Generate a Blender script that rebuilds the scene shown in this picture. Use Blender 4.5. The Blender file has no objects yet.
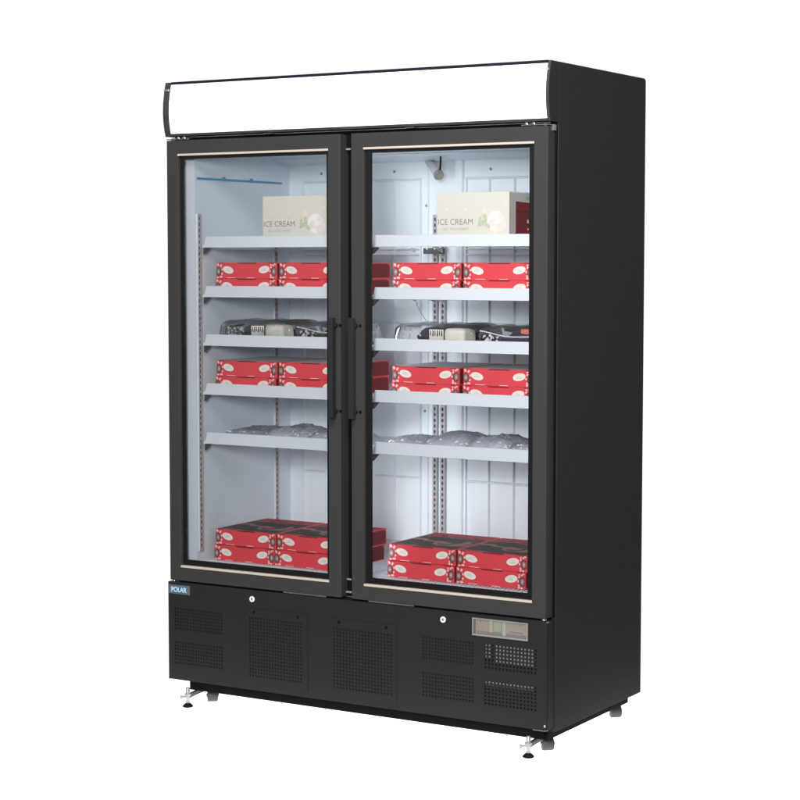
import bpy, bmesh, math, random
from mathutils import Vector, Matrix
random.seed(7)
R = math.radians
scene = bpy.context.scene
COL = scene.collection

# ------------------------------------------------------------------ camera
cam_d = bpy.data.cameras.new("camera")
cam = bpy.data.objects.new("camera", cam_d)
COL.objects.link(cam)
cam.location = (3.75463, -4.83066, 1.41776)
yaw, pitch = R(31.00617), R(-4.12641)
cam.rotation_euler = (R(90) + pitch, 0, yaw)
cam_d.sensor_width = 36.0
cam_d.lens = 86.8463
cam_d.clip_start = 0.05
cam_d.clip_end = 200
scene.camera = cam

# ------------------------------------------------------------------ world (white studio)
def make_world():
    w = bpy.data.worlds.new("World")
    scene.world = w
    w.use_nodes = True
    nt = w.node_tree
    nt.nodes.clear()
    out = nt.nodes.new("ShaderNodeOutputWorld")
    bg = nt.nodes.new("ShaderNodeBackground")
    tc = nt.nodes.new("ShaderNodeTexCoord")
    dot = nt.nodes.new("ShaderNodeVectorMath"); dot.operation = 'DOT_PRODUCT'
    a = R(31.0)
    dot.inputs[1].default_value = (-math.sin(a), math.cos(a), 0)
    ramp = nt.nodes.new("ShaderNodeValToRGB")
    ramp.color_ramp.interpolation = 'EASE'
    e = ramp.color_ramp.elements
    e[0].position = 0.58; e[0].color = (0.0, 0.0, 0.0, 1)      # the studio around
    e[1].position = 0.80; e[1].color = (1.03, 1.03, 1.03, 1)      # the lit white cyclorama behind
    nt.links.new(tc.outputs['Generated'], dot.inputs[0])
    nt.links.new(dot.outputs['Value'], ramp.inputs[0])
    # unseen floor below the horizon, darkened to keep light off the lower panels
    sep = nt.nodes.new("ShaderNodeSeparateXYZ")
    nt.links.new(tc.outputs['Generated'], sep.inputs[0])
    r2 = nt.nodes.new("ShaderNodeValToRGB")
    r2.color_ramp.interpolation = 'EASE'
    q = r2.color_ramp.elements
    q[0].position = 0.40; q[0].color = (0.06, 0.06, 0.06, 1)
    q[1].position = 0.62; q[1].color = (0.45, 0.45, 0.45, 1)
    mr = nt.nodes.new("ShaderNodeMapRange")
    mr.inputs[1].default_value = -1; mr.inputs[2].default_value = 1
    nt.links.new(sep.outputs[2], mr.inputs[0]); nt.links.new(mr.outputs[0], r2.inputs[0])
    mxw = nt.nodes.new("ShaderNodeMix"); mxw.data_type = 'RGBA'; mxw.blend_type = 'LIGHTEN'
    mxw.inputs[0].default_value = 1.0
    nt.links.new(ramp.outputs[0], mxw.inputs[6]); nt.links.new(r2.outputs[0], mxw.inputs[7])
    nt.links.new(mxw.outputs[2], bg.inputs['Color'])
    bg.inputs['Strength'].default_value = 1.0
    nt.links.new(bg.outputs[0], out.inputs[0])
make_world()

# ------------------------------------------------------------------ lamps
def area(name, loc, target, size, watts, col=(1, 1, 1), shape='DISK', size_y=None):
    l = bpy.data.lights.new(name, 'AREA')
    l.shape = shape
    l.size = size
    if size_y: l.size_y = size_y
    l.energy = watts
    l.color = col
    o = bpy.data.objects.new(name, l)
    COL.objects.link(o)
    o.location = loc
    d = Vector(target) - Vector(loc)
    o.rotation_euler = d.to_track_quat('-Z', 'Y').to_euler()
    return o
area("key_softbox", (3.0, -5.0, 2.0), (0.66, 0.2, 1.15), 0.9, 212, (1.0, 0.985, 0.97))
area("overhead_softbox", (2.2, -2.3, 3.0), (0.80, 0.05, 1.6), 0.8, 84, (1, 1, 1))
area("added_underfloor_lamp", (0.60, 0.395, -0.02), (0.60, 0.395, 0.0), 1.78, 17, (1, 1, 1), 'RECTANGLE', 1.19)  # added lamp below the floor sheet, washes out contact shadows

scene.view_settings.view_transform = 'Standard'
scene.view_settings.look = 'None'
scene.view_settings.exposure = 0
scene.view_settings.gamma = 1
try:
    scene.cycles.transparent_max_bounces = 40
    scene.cycles.max_bounces = 14
    scene.cycles.diffuse_bounces = 6
    scene.cycles.glossy_bounces = 5
except Exception:
    pass

# ------------------------------------------------------------------ materials
def mat(name, col, rough=0.5, metal=0.0, spec=0.5, bump=0.0, bscale=200.0, var=0.0, vscale=8.0, emit=0.0, coat=0.0):
    m = bpy.data.materials.new(name)
    m.use_nodes = True
    nt = m.node_tree
    b = nt.nodes['Principled BSDF']
    b.inputs['Base Color'].default_value = (*col, 1)
    b.inputs['Roughness'].default_value = rough
    b.inputs['Metallic'].default_value = metal
    b.inputs['Specular IOR Level'].default_value = spec
    b.inputs['Coat Weight'].default_value = coat
    tc = nt.nodes.new("ShaderNodeTexCoord")
    if var > 0:
        n = nt.nodes.new("ShaderNodeTexNoise"); n.inputs['Scale'].default_value = vscale
        n.inputs['Detail'].default_value = 5
        nt.links.new(tc.outputs['Object'], n.inputs['Vector'])
        mx = nt.nodes.new("ShaderNodeMix"); mx.data_type = 'RGBA'
        mx.inputs[6].default_value = (*[c * (1 - var) for c in col], 1)
        mx.inputs[7].default_value = (*[min(1, c * (1 + var)) for c in col], 1)
        nt.links.new(n.outputs['Fac'], mx.inputs[0])
        nt.links.new(mx.outputs[2], b.inputs['Base Color'])
        mr = nt.nodes.new("ShaderNodeMapRange")
        mr.inputs[3].default_value = rough * 0.88; mr.inputs[4].default_value = min(1, rough * 1.12)
        nt.links.new(n.outputs['Fac'], mr.inputs[0])
        nt.links.new(mr.outputs[0], b.inputs['Roughness'])
    if bump > 0:
        n2 = nt.nodes.new("ShaderNodeTexNoise"); n2.inputs['Scale'].default_value = bscale
        n2.inputs['Detail'].default_value = 3
        nt.links.new(tc.outputs['Object'], n2.inputs['Vector'])
        bp = nt.nodes.new("ShaderNodeBump"); bp.inputs['Strength'].default_value = bump
        bp.inputs['Distance'].default_value = 0.002
        nt.links.new(n2.outputs['Fac'], bp.inputs['Height'])
        nt.links.new(bp.outputs[0], b.inputs['Normal'])
    if emit > 0:
        b.inputs['Emission Color'].default_value = (*col, 1)
        b.inputs['Emission Strength'].default_value = emit
    return m

def clear_mat(name, tint, refl, rough=0.02, body=(0.8, 0.8, 0.85), body_amt=0.0, ior=1.45, bump=0.0, bscale=60):
    """thin clear sheet: straight-through transparency, a Fresnel reflection, a little milky body"""
    m = bpy.data.materials.new(name)
    m.use_nodes = True
    nt = m.node_tree
    nt.nodes.clear()
    out = nt.nodes.new("ShaderNodeOutputMaterial")
    tr = nt.nodes.new("ShaderNodeBsdfTransparent"); tr.inputs[0].default_value = (*tint, 1)
    gl = nt.nodes.new("ShaderNodeBsdfGlossy"); gl.inputs['Roughness'].default_value = rough
    fr = nt.nodes.new("ShaderNodeFresnel"); fr.inputs['IOR'].default_value = ior
    mul = nt.nodes.new("ShaderNodeMath"); mul.operation = 'MULTIPLY'; mul.inputs[1].default_value = refl
    mul.use_clamp = True
    nt.links.new(fr.outputs[0], mul.inputs[0])
    base = tr
    if body_amt > 0:
        df = nt.nodes.new("ShaderNodeBsdfDiffuse"); df.inputs[0].default_value = (*body, 1)
        m1 = nt.nodes.new("ShaderNodeMixShader"); m1.inputs[0].default_value = body_amt
        nt.links.new(tr.outputs[0], m1.inputs[1]); nt.links.new(df.outputs[0], m1.inputs[2])
        base = m1
    mx = nt.nodes.new("ShaderNodeMixShader")
    nt.links.new(mul.outputs[0], mx.inputs[0])
    nt.links.new(base.outputs[0], mx.inputs[1]); nt.links.new(gl.outputs[0], mx.inputs[2])
    if bump > 0:
        tc = nt.nodes.new("ShaderNodeTexCoord")
        n2 = nt.nodes.new("ShaderNodeTexNoise"); n2.inputs['Scale'].default_value = bscale
        n2.inputs['Detail'].default_value = 4
        nt.links.new(tc.outputs['Object'], n2.inputs['Vector'])
        bp = nt.nodes.new("ShaderNodeBump"); bp.inputs['Strength'].default_value = bump
        bp.inputs['Distance'].default_value = 0.004
        nt.links.new(n2.outputs['Fac'], bp.inputs['Height'])
        nt.links.new(bp.outputs[0], gl.inputs['Normal'])
        nt.links.new(bp.outputs[0], fr.inputs['Normal'])
    nt.links.new(mx.outputs[0], out.inputs[0])
    return m

M = {}
M['paint'] = mat('black_powder_coat', (0.042, 0.042, 0.041), 0.52, spec=0.14, bump=0.10, bscale=900, var=0.06, vscale=3)
M['shaded_paint'] = mat('base_black_shaded', (0.021, 0.021, 0.0205), 0.55, spec=0.12, bump=0.12, bscale=700, var=0.10, vscale=4)  # base panel black darkened, standing for weaker light near the floor
M['side'] = mat('black_textured_steel', (0.030, 0.030, 0.030), 0.62, spec=0.05, bump=0.30, bscale=260, var=0.14, vscale=22)
M['dark'] = mat('matt_black_plastic', (0.006, 0.006, 0.006), 0.7, spec=0.05, var=0.1)
M['rubber'] = mat('black_rubber', (0.006, 0.006, 0.006), 0.75, spec=0.1, var=0.15, vscale=40)
M['frit'] = mat('black_glass_border', (0.012, 0.012, 0.012), 0.12, spec=0.3, var=0.05)
M['liner'] = mat('white_liner', (0.67, 0.735, 0.80), 0.45, spec=0.3, var=0.02, vscale=4, bump=0.03, bscale=120)
M['duct'] = mat('white_back_panel', (0.755, 0.80, 0.845), 0.4, spec=0.35, var=0.02, vscale=5)
M['shelf'] = mat('white_shelf_enamel', (0.68, 0.71, 0.775), 0.4, spec=0.3, var=0.015, vscale=10)
M['handle'] = mat('black_handle_plastic', (0.024, 0.024, 0.024), 0.45, spec=0.12, var=0.05)
M['sign'] = mat('backlit_white_acrylic', (0.95, 0.95, 0.96), 0.35, emit=0.72)
M['navy'] = mat('dark_blue_black_trim', (0.012, 0.012, 0.022), 0.5, spec=0.1, var=0.05)
M['capgrey'] = mat('end_cap_grey', (0.050, 0.049, 0.048), 0.5, spec=0.2, var=0.6, vscale=26)
M['champagne'] = mat('champagne_trim', (0.58, 0.50, 0.43), 0.5, metal=0.0, spec=0.6, var=0.05, vscale=30)
M['steel'] = mat('brushed_steel', (0.62, 0.62, 0.63), 0.32, metal=1.0, var=0.12, vscale=60)
M['zinc'] = mat('zinc_plated_steel', (0.36, 0.365, 0.38), 0.42, metal=0.6, var=0.2, vscale=70)
M['pilaster'] = mat('pilaster_steel', (0.74, 0.74, 0.76), 0.4, metal=0.25, var=0.08, vscale=30)
M['upright'] = mat('grey_and_shaded_upright_steel', (0.45, 0.435, 0.46), 0.42, metal=0.2, var=0.1, vscale=30)
M['slot'] = mat('slot_shadow_backing', (0.13, 0.13, 0.135), 0.7, var=0.1)
M['greywheel'] = mat('grey_castor_nylon', (0.055, 0.055, 0.055), 0.5, spec=0.3, var=0.35, vscale=55)
M['bracket'] = mat('dark_shelf_bracket', (0.075, 0.075, 0.08), 0.5, spec=0.3, var=0.1)
M['tube'] = mat('translucent_grey_tube', (0.55, 0.56, 0.58), 0.35, var=0.05)
M['white_pl'] = mat('white_plastic', (0.82, 0.82, 0.82), 0.35, var=0.03)
M['blue'] = mat('teal_blue_strip', (0.06, 0.27, 0.46), 0.35, var=0.3, vscale=5)
M['glass'] = clear_mat('door_glass', (0.975, 0.985, 0.985), 0.75, 0.015, ior=1.45)
M['clear'] = clear_mat('clear_tray_plastic', (0.96, 0.96, 0.97), 1.2, 0.05, (0.75, 0.75, 0.8), 0.02, 1.42, 0.35, 30)
M['polybag'] = clear_mat('clear_poly_bag', (0.92, 0.92, 0.95), 1.6, 0.10, (0.80, 0.83, 0.92), 0.42, 1.5, 0.9, 110)
M['cover'] = clear_mat('clear_controller_cover', (0.92, 0.91, 0.89), 0.8, 0.15, (0.55, 0.52, 0.49), 0.15, 1.45)
M['red'] = mat('red_printed_card', (0.74, 0.062, 0.082), 0.42, spec=0.4, var=0.03, vscale=20)
M['red_dk'] = mat('deep_red_print_and_shade', (0.17, 0.008, 0.012), 0.5, spec=0.3, var=0.05, vscale=20)
M['maroon'] = mat('maroon_card_shadow_slot', (0.13, 0.008, 0.012), 0.6, spec=0.2, var=0.1)
M['paletop'] = mat('unprinted_grey_card', (0.62, 0.62, 0.64), 0.6, var=0.05, vscale=30)
M['cream'] = mat('cream_ink', (0.86, 0.80, 0.74), 0.45, var=0.04, vscale=80)
M['greyink'] = mat('grey_ink', (0.42, 0.36, 0.33), 0.5, var=0.1)
M['brown'] = mat('brown_biscuit_ink', (0.11, 0.05, 0.045), 0.5, var=0.5, vscale=160)
M['pinkwhite'] = mat('pink_white_ink', (0.85, 0.62, 0.62), 0.5, var=0.1, vscale=90)
M['carton'] = mat('off_white_carton', (0.69, 0.645, 0.59), 0.5, spec=0.3, var=0.03, vscale=12)
M['carton_side'] = mat('carton_side_grey', (0.55, 0.51, 0.48), 0.5, spec=0.3, var=0.06, vscale=25)
M['textink'] = mat('carton_lettering', (0.24, 0.21, 0.20), 0.5, var=0.05)
M['textink2'] = mat('carton_small_lettering', (0.38, 0.34, 0.32), 0.5, var=0.05)
M['leaf'] = mat('leaf_green_ink', (0.52, 0.56, 0.40), 0.5, var=0.35, vscale=120)
M['petal'] = mat('pale_petal_ink', (0.74, 0.70, 0.65), 0.5, var=0.05)
M['scoop'] = mat('scoop_white_ink', (0.84, 0.80, 0.77), 0.5, var=0.06, vscale=90)
M['scoop2'] = mat('scoop_pink_ink', (0.78, 0.68, 0.64), 0.5, var=0.12, vscale=90)
M['cone'] = mat('wafer_ink', (0.76, 0.67, 0.54), 0.5, var=0.15, vscale=110)
M['cake'] = mat('dark_cake', (0.034, 0.024, 0.044), 0.35, var=0.5, vscale=90, bump=0.6, bscale=150)
M['creamblock'] = mat('cream_sponge', (0.90, 0.85, 0.74), 0.6, var=0.05, vscale=50, bump=0.2, bscale=200)
M['berry'] = mat('berry_topping', (0.10, 0.012, 0.024), 0.4, var=0.5, vscale=110, bump=0.5, bscale=120)
M['orange'] = mat('orange_red_label', (0.72, 0.20, 0.09), 0.45, var=0.15, vscale=70)
M['white_fleck'] = mat('white_fleck_and_highlight', (0.78, 0.76, 0.80), 0.5, var=0.2, vscale=200)
M['greylabel'] = mat('grey_bag_contents', (0.60, 0.62, 0.70), 0.6, var=0.35, vscale=60, bump=0.5, bscale=90)
M['badge'] = mat('badge_blue_grey', (0.085, 0.16, 0.235), 0.4, var=0.12, vscale=60)
M['badge_rim'] = mat('badge_rim_grey', (0.11, 0.12, 0.135), 0.45, var=0.1)
M['badgetext'] = mat('badge_lettering', (0.50, 0.80, 0.92), 0.4, var=0.05)
M['lcd'] = mat('controller_green_display', (0.60, 0.74, 0.52), 0.4, var=0.08, vscale=70)
M['beige'] = mat('controller_beige_board', (0.60, 0.52, 0.46), 0.5, var=0.12, vscale=50)
M['greypl'] = mat('grey_plastic', (0.26, 0.25, 0.24), 0.45, var=0.08, vscale=40)
M['alu'] = mat('aluminium_fins', (0.34, 0.34, 0.33), 0.5, metal=0.2, var=0.25, vscale=80)

def top_picture():
    """printed top of the dessert boxes: dark chocolate picture with a cream drizzle, red border"""
    m = bpy.data.materials.new('chocolate_picture_print')
    m.use_nodes = True
    nt = m.node_tree
    b = nt.nodes['Principled BSDF']
    b.inputs['Roughness'].default_value = 0.55
    b.inputs['Specular IOR Level'].default_value = 0.2
    tc = nt.nodes.new("ShaderNodeTexCoord")
    n = nt.nodes.new("ShaderNodeTexNoise"); n.inputs['Scale'].default_value = 42; n.inputs['Detail'].default_value = 6
    n.inputs['Distortion'].default_value = 1.2
    r1 = nt.nodes.new("ShaderNodeValToRGB")
    e = r1.color_ramp.elements
    e[0].position = 0.30; e[0].color = (0.014, 0.010, 0.008, 1)
    e[1].position = 0.72; e[1].color = (0.17, 0.115, 0.085, 1)
    x = e.new(0.60); x.color = (0.070, 0.046, 0.033, 1)
    x = e.new(0.50); x.color = (0.034, 0.024, 0.019, 1)
    nt.links.new(tc.outputs['Object'], n.inputs['Vector'])
    nt.links.new(n.outputs['Fac'], r1.inputs[0])
    w = nt.nodes.new("ShaderNodeTexWave"); w.inputs['Scale'].default_value = 4.0; w.inputs['Distortion'].default_value = 14
    w.inputs['Detail'].default_value = 3; w.bands_direction = 'Y'
    nt.links.new(tc.outputs['Object'], w.inputs['Vector'])
    r2 = nt.nodes.new("ShaderNodeValToRGB")
    r2.color_ramp.elements[0].position = 0.88; r2.color_ramp.elements[1].position = 0.99
    nt.links.new(w.outputs['Fac'], r2.inputs[0])
    mx = nt.nodes.new("ShaderNodeMix"); mx.data_type = 'RGBA'
    mx.inputs[7].default_value = (0.34, 0.16, 0.13, 1)
    nt.links.new(r2.outputs[0], mx.inputs[0]); nt.links.new(r1.outputs[0], mx.inputs[6])
    # red band towards the back of the lid
    sp = nt.nodes.new("ShaderNodeSeparateXYZ"); nt.links.new(tc.outputs['Object'], sp.inputs[0])
    ad = nt.nodes.new("ShaderNodeMath"); ad.operation = 'MULTIPLY_ADD'
    ad.inputs[1].default_value = 0.16; nt.links.new(n.outputs['Fac'], ad.inputs[0]); nt.links.new(sp.outputs[1], ad.inputs[2])
    r3 = nt.nodes.new("ShaderNodeMapRange"); r3.inputs[1].default_value = 0.155; r3.inputs[2].default_value = 0.165
    nt.links.new(ad.outputs[0], r3.inputs[0])
    mx2 = nt.nodes.new("ShaderNodeMix"); mx2.data_type = 'RGBA'
    mx2.inputs[7].default_value = (0.42, 0.02, 0.04, 1)
    nt.links.new(r3.outputs[0], mx2.inputs[0]); nt.links.new(mx.outputs[2], mx2.inputs[6])
    nt.links.new(mx2.outputs[2], b.inputs['Base Color'])
    return m
M['toppic'] = top_picture()

# ------------------------------------------------------------------ mesh builder
class MB:
    def __init__(self):
        self.v = []; self.f = []; self.mi = []; self.sm = []; self.mats = []
    def slot(self, m):
        if m not in self.mats: self.mats.append(m)
        return self.mats.index(m)
    def add(self, verts, faces, m, smooth=False):
        o = len(self.v); s = self.slot(m)
        self.v += [tuple(p) for p in verts]
        for f in faces:
            self.f.append(tuple(i + o for i in f)); self.mi.append(s); self.sm.append(smooth)
    def bm(self, b, m, smooth=False):
        b.verts.index_update()
        self.add([v.co[:] for v in b.verts], [[v.index for v in f.verts] for f in b.faces], m, smooth)
        b.free()
    def box(self, x0, x1, y0, y1, z0, z1, m, bev=0.0, seg=2, only=None):
        b = bmesh.new()
        bmesh.ops.create_cube(b, size=1)
        bmesh.ops.scale(b, vec=(x1 - x0, y1 - y0, z1 - z0), verts=b.verts)
        bmesh.ops.translate(b, vec=((x0 + x1) / 2, (y0 + y1) / 2, (z0 + z1) / 2), verts=b.verts)
        if bev > 0:
            bmesh.ops.bevel(b, geom=b.edges[:], offset=bev, segments=seg, affect='EDGES', profile=0.5)
        self.bm(b, m)
    def rot_box(self, c, half, mtx, m, bev=0.0):
        b = bmesh.new()
        bmesh.ops.create_cube(b, size=1)
        bmesh.ops.scale(b, vec=[h * 2 for h in half], verts=b.verts)
        if bev > 0:
            bmesh.ops.bevel(b, geom=b.edges[:], offset=bev, segments=2, affect='EDGES', profile=0.5)
        bmesh.ops.transform(b, matrix=Matrix.Translation(c) @ mtx.to_4x4(), verts=b.verts)
        self.bm(b, m)
    def prism(self, poly, axis, a0, a1, m, bev=0.0, smooth=False):
        """poly in the two other axes (in order), extruded along axis"""
        n = len(poly)
        def P(u, w, a):
            return (a, u, w) if axis == 0 else ((u, a, w) if axis == 1 else (u, w, a))
        b = bmesh.new()
        lo = [b.verts.new(P(u, w, a0)) for u, w in poly]
        hi = [b.verts.new(P(u, w, a1)) for u, w in poly]
        b.faces.new(lo); b.faces.new(hi)
        for i in range(n):
            b.faces.new((lo[i], lo[(i + 1) % n], hi[(i + 1) % n], hi[i]))
        bmesh.ops.recalc_face_normals(b, faces=b.faces)
        if bev > 0:
            bmesh.ops.bevel(b, geom=b.edges[:], offset=bev, segments=2, affect='EDGES', profile=0.5)
        self.bm(b, m, smooth)
    def lathe(self, prof, c, d, m, n=28, smooth=True):
        """prof: (radius, distance along d)"""
        d = Vector(d).normalized(); q = d.to_track_quat('Z', 'Y').to_matrix()
        vs = []; fs = []
        for r, h in prof:
            for i in range(n):
                a = 2 * math.pi * i / n
                vs.append(Vector(c) + q @ Vector((r * math.cos(a), r * math.sin(a), h)))
        for j in range(len(prof) - 1):
            for i in range(n):
                fs.append((j * n + i, j * n + (i + 1) % n, (j + 1) * n + (i + 1) % n, (j + 1) * n + i))
        fs.append(tuple(range(n - 1, -1, -1)))
        fs.append(tuple((len(prof) - 1) * n + i for i in range(n)))
        self.add(vs, fs, m, smooth)
    def cyl(self, a, b_, r, m, n=16):
        a = Vector(a); b_ = Vector(b_)
        L = (b_ - a).length
        e = min(r * 0.2, L * 0.2)
        self.lathe([(r - e, 0), (r, e), (r, L - e), (r - e, L)], a, b_ - a, m, n)
    def tube(self, pts, r, m, n=8):
        for p, q in zip(pts[:-1], pts[1:]):
            self.cyl(p, q, r, m, n)
    def plate(self, x0, x1, z0, z1, y, holes, m, depth=0.002, outer=True, flip=None):
        """sheet facing -Y with rectangular through holes (real openings with walls)"""
        xs = sorted(set([x0, x1] + [round(h[0], 6) for h in holes] + [round(h[1], 6) for h in holes]))
        zs = sorted(set([z0, z1] + [round(h[2], 6) for h in holes] + [round(h[3], 6) for h in holes]))
        idx = {}
        vs = []; fs = []
        hs = {}
        def inside(cx, cz):
            for h in holes:
                if h[0] < cx < h[1] and h[2] < cz < h[3]: return True
            return False
        def V(i, k, yy):
            key = (i, k, yy)
            if key not in idx:
                idx[key] = len(vs); vs.append((xs[i], yy, zs[k]))
            return idx[key]
        nx, nz = len(xs) - 1, len(zs) - 1
        solid = [[not inside((xs[i] + xs[i + 1]) / 2, (zs[k] + zs[k + 1]) / 2) for k in range(nz)] for i in range(nx)]
        y2 = y + depth
        for i in range(nx):
            for k in range(nz):
                if not solid[i][k]: continue
                fs.append((V(i, k, y), V(i + 1, k, y), V(i + 1, k + 1, y), V(i, k + 1, y)))
                fs.append((V(i, k, y2), V(i, k + 1, y2), V(i + 1, k + 1, y2), V(i + 1, k, y2)))
                if i == 0 or not solid[i - 1][k]: fs.append((V(i, k, y), V(i, k + 1, y), V(i, k + 1, y2), V(i, k, y2)))
                if i == nx - 1 or not solid[i + 1][k]: fs.append((V(i + 1, k, y), V(i + 1, k, y2), V(i + 1, k + 1, y2), V(i + 1, k + 1, y)))
                if k == 0 or not solid[i][k - 1]: fs.append((V(i, k, y), V(i, k, y2), V(i + 1, k, y2), V(i + 1, k, y)))
                if k == nz - 1 or not solid[i][k + 1]: fs.append((V(i, k + 1, y), V(i + 1, k + 1, y), V(i + 1, k + 1, y2), V(i, k + 1, y2)))
        self.add(vs, fs, m)
    def flat(self, pts, y, m):
        """printed mark facing -Y"""
        self.add([(a, y, b) for a, b in pts], [tuple(range(len(pts)))], m)
    def ell(self, cx, cz, rx, rz, y, m, ang=0, n=24, clip=None):
        ca, sa = math.cos(R(ang)), math.sin(R(ang))
        pts = []
        for i in range(n):
            t = 2 * math.pi * i / n
            u, w = rx * math.cos(t), rz * math.sin(t)
            px, pz = cx + u * ca - w * sa, cz + u * sa + w * ca
            if clip:
                px = min(max(px, clip[0]), clip[1]); pz = min(max(pz, clip[2]), clip[3])
            pts.append((px, pz))
        self.flat(pts, y, m)
    def text(self, s, size, x, z, y, m, align='LEFT', squeeze=1.0, normal='-Y', extra=0.0, bold=0.0):
        cu = bpy.data.curves.new('lettering', 'FONT')
        cu.body = s; cu.size = size; cu.align_x = align; cu.offset = bold
        cu.space_character = 1.0 + extra
        o = bpy.data.objects.new('lettering', cu)
        COL.objects.link(o)
        bpy.context.view_layer.update()
        dg = bpy.context.evaluated_depsgraph_get()
        me = bpy.data.meshes.new_from_object(o.evaluated_get(dg))
        if normal == '-Y':
            vs = [(x + p.co.x * squeeze, y, z + p.co.y) for p in me.vertices]
        else:
            vs = [(y, x + p.co.x * squeeze, z + p.co.y) for p in me.vertices]
        self.add(vs, [tuple(p.vertices) for p in me.polygons], m)
        bpy.data.objects.remove(o); bpy.data.curves.remove(cu); bpy.data.meshes.remove(me)
    def build(self, name, parent=None, loc=None, offset=None):
        me = bpy.data.meshes.new(name)
        vs = self.v
        if offset: vs = [(a - offset[0], b - offset[1], c - offset[2]) for a, b, c in vs]
        me.from_pydata(vs, [], self.f)
        for m in self.mats: me.materials.append(m)
        for p, i, s in zip(me.polygons, self.mi, self.sm):
            p.material_index = i; p.use_smooth = s
        me.update()
        o = bpy.data.objects.new(name, me)
        COL.objects.link(o)
        if parent is not None: o.parent = parent
        if loc: o.location = loc
        return o

def part(mb, name, parent, origin):
    """world-coordinate mesh -> child whose origin is at `origin` (world), parents never rotate"""
    po = Vector((0, 0, 0)); p = parent
    while p is not None:
        po += p.location; p = p.parent
    return mb.build(name, parent, tuple(Vector(origin) - po), origin)

def tag(o, label=None, cat=None, group=None, kind=None):
    if label: o['label'] = label
    if cat: o['category'] = cat
    if group: o['group'] = group
    if kind: o['kind'] = kind
    return o

def empty(name, loc):
    e = bpy.data.objects.new(name, None)
    e.empty_display_size = 0.1
    COL.objects.link(e)
    e.location = loc
    return e

# ------------------------------------------------------------------ setting: added white floor sheet, lit from below so no shadow shows
def platform():
    m = bpy.data.materials.new('added_backlit_sheet')
    m.use_nodes = True
    nt = m.node_tree; nt.nodes.clear()
    out = nt.nodes.new("ShaderNodeOutputMaterial")
    d = nt.nodes.new("ShaderNodeBsdfDiffuse"); d.inputs[0].default_value = (0.93, 0.93, 0.93, 1)
    t = nt.nodes.new("ShaderNodeBsdfTranslucent"); t.inputs[0].default_value = (0.95, 0.95, 0.95, 1)
    mx = nt.nodes.new("ShaderNodeMixShader"); mx.inputs[0].default_value = 0.86
    nt.links.new(d.outputs[0], mx.inputs[1]); nt.links.new(t.outputs[0], mx.inputs[2])
    nt.links.new(mx.outputs[0], out.inputs[0])
    b = MB()
    b.add([(-0.25, -0.16, 0), (1.45, -0.16, 0), (1.45, 0.95, 0), (-0.25, 0.95, 0)], [(0, 1, 2, 3)], m)
    o = b.build('added_floor_sheet')
    tag(o, 'white floor sheet under the freezer, lit from below by an added lamp', None, None, 'structure')
platform()

# ------------------------------------------------------------------ the freezer
XL, XR = -0.007, 1.337
YF, YB = 0.053, 0.650
ZB, ZT = 0.074, 1.972
ROOT = empty('display_freezer', (0.665, 0.33, 0))
tag(ROOT, 'tall black two door glass front display freezer with a white lit canopy', 'freezer')
ORG = (0.665, 0.33, 0.0)

def shell():
    b = MB()
    b.box(XL, 0.0185, YF, YB, ZB, ZT, M['side'], 0.0018)
    rc = 0.012
    arc = [(YB - rc + rc * math.cos(R(a)), ZT - rc + rc * math.sin(R(a))) for a in range(0, 91, 15)]
    b.prism([(YF, ZB), (YB, ZB)] + arc + [(YF, ZT)], 0, 1.3115, XR, M['side'], 0.0018)
    b.box(0.0187, 1.3113, 0.621, YB - 0.003, ZB + 0.01, ZT - 0.003, M['side'])
    b.box(0.0187, 1.3113, YF + 0.002, 0.6205, 1.944, ZT - 0.003, M['side'])
    # front flange round the opening with the centre mullion
    b.plate(XL + 0.003, XR - 0.003, 0.405, 1.803, 0.0485, [(0.030, 0.640, 0.4355, 1.7645), (0.690, 1.3000, 0.4355, 1.7645)], M['dark'], 0.0045)
    b.box(0.634, 0.696, 0.0550, 0.074, 0.437, 1.755, M['dark'], 0.003)
    # machine compartment
    b.box(0.02, 1.31, 0.056, 0.60, 0.09, 0.395, M['dark'])
    return part(b, 'cabinet_shell', ROOT, (0.665, 0.33, 0.0))
SH = shell()

def liner():
    b = MB()
    b.box(0.0188, 0.070, 0.0535, 0.6195, 0.402, 1.943, M['liner'])
    b.box(1.260, 1.3112, 0.0535, 0.6195, 0.402, 1.943, M['liner'])
    b.box(0.0705, 1.2595, 0.0535, 0.5995, 1.757, 1.9425, M['liner'])
    b.box(0.0705, 1.2595, 0.0535, 0.5995, 0.402, 0.432, M['liner'])
    return part(b, 'inner_liner', ROOT, (0.665, 0.33, 0.4))
LN = liner()
def breaker():
    b = MB()
    b.plate(0.0302, 0.6398, 0.4357, 1.7643, 0.0490, [(0.0703, 0.632, 0.4420, 1.7570)], M['liner'], 0.0042)
    part(b, 'breaker_strip', ROOT, (0.33, 0.05, 0.44))
    b = MB()
    b.plate(0.6902, 1.2998, 0.4357, 1.7643, 0.0490, [(0.698, 1.2597, 0.4420, 1.7570)], M['liner'], 0.0042)
    part(b, 'breaker_strip', ROOT, (1.0, 0.05, 0.44))
breaker()

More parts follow.
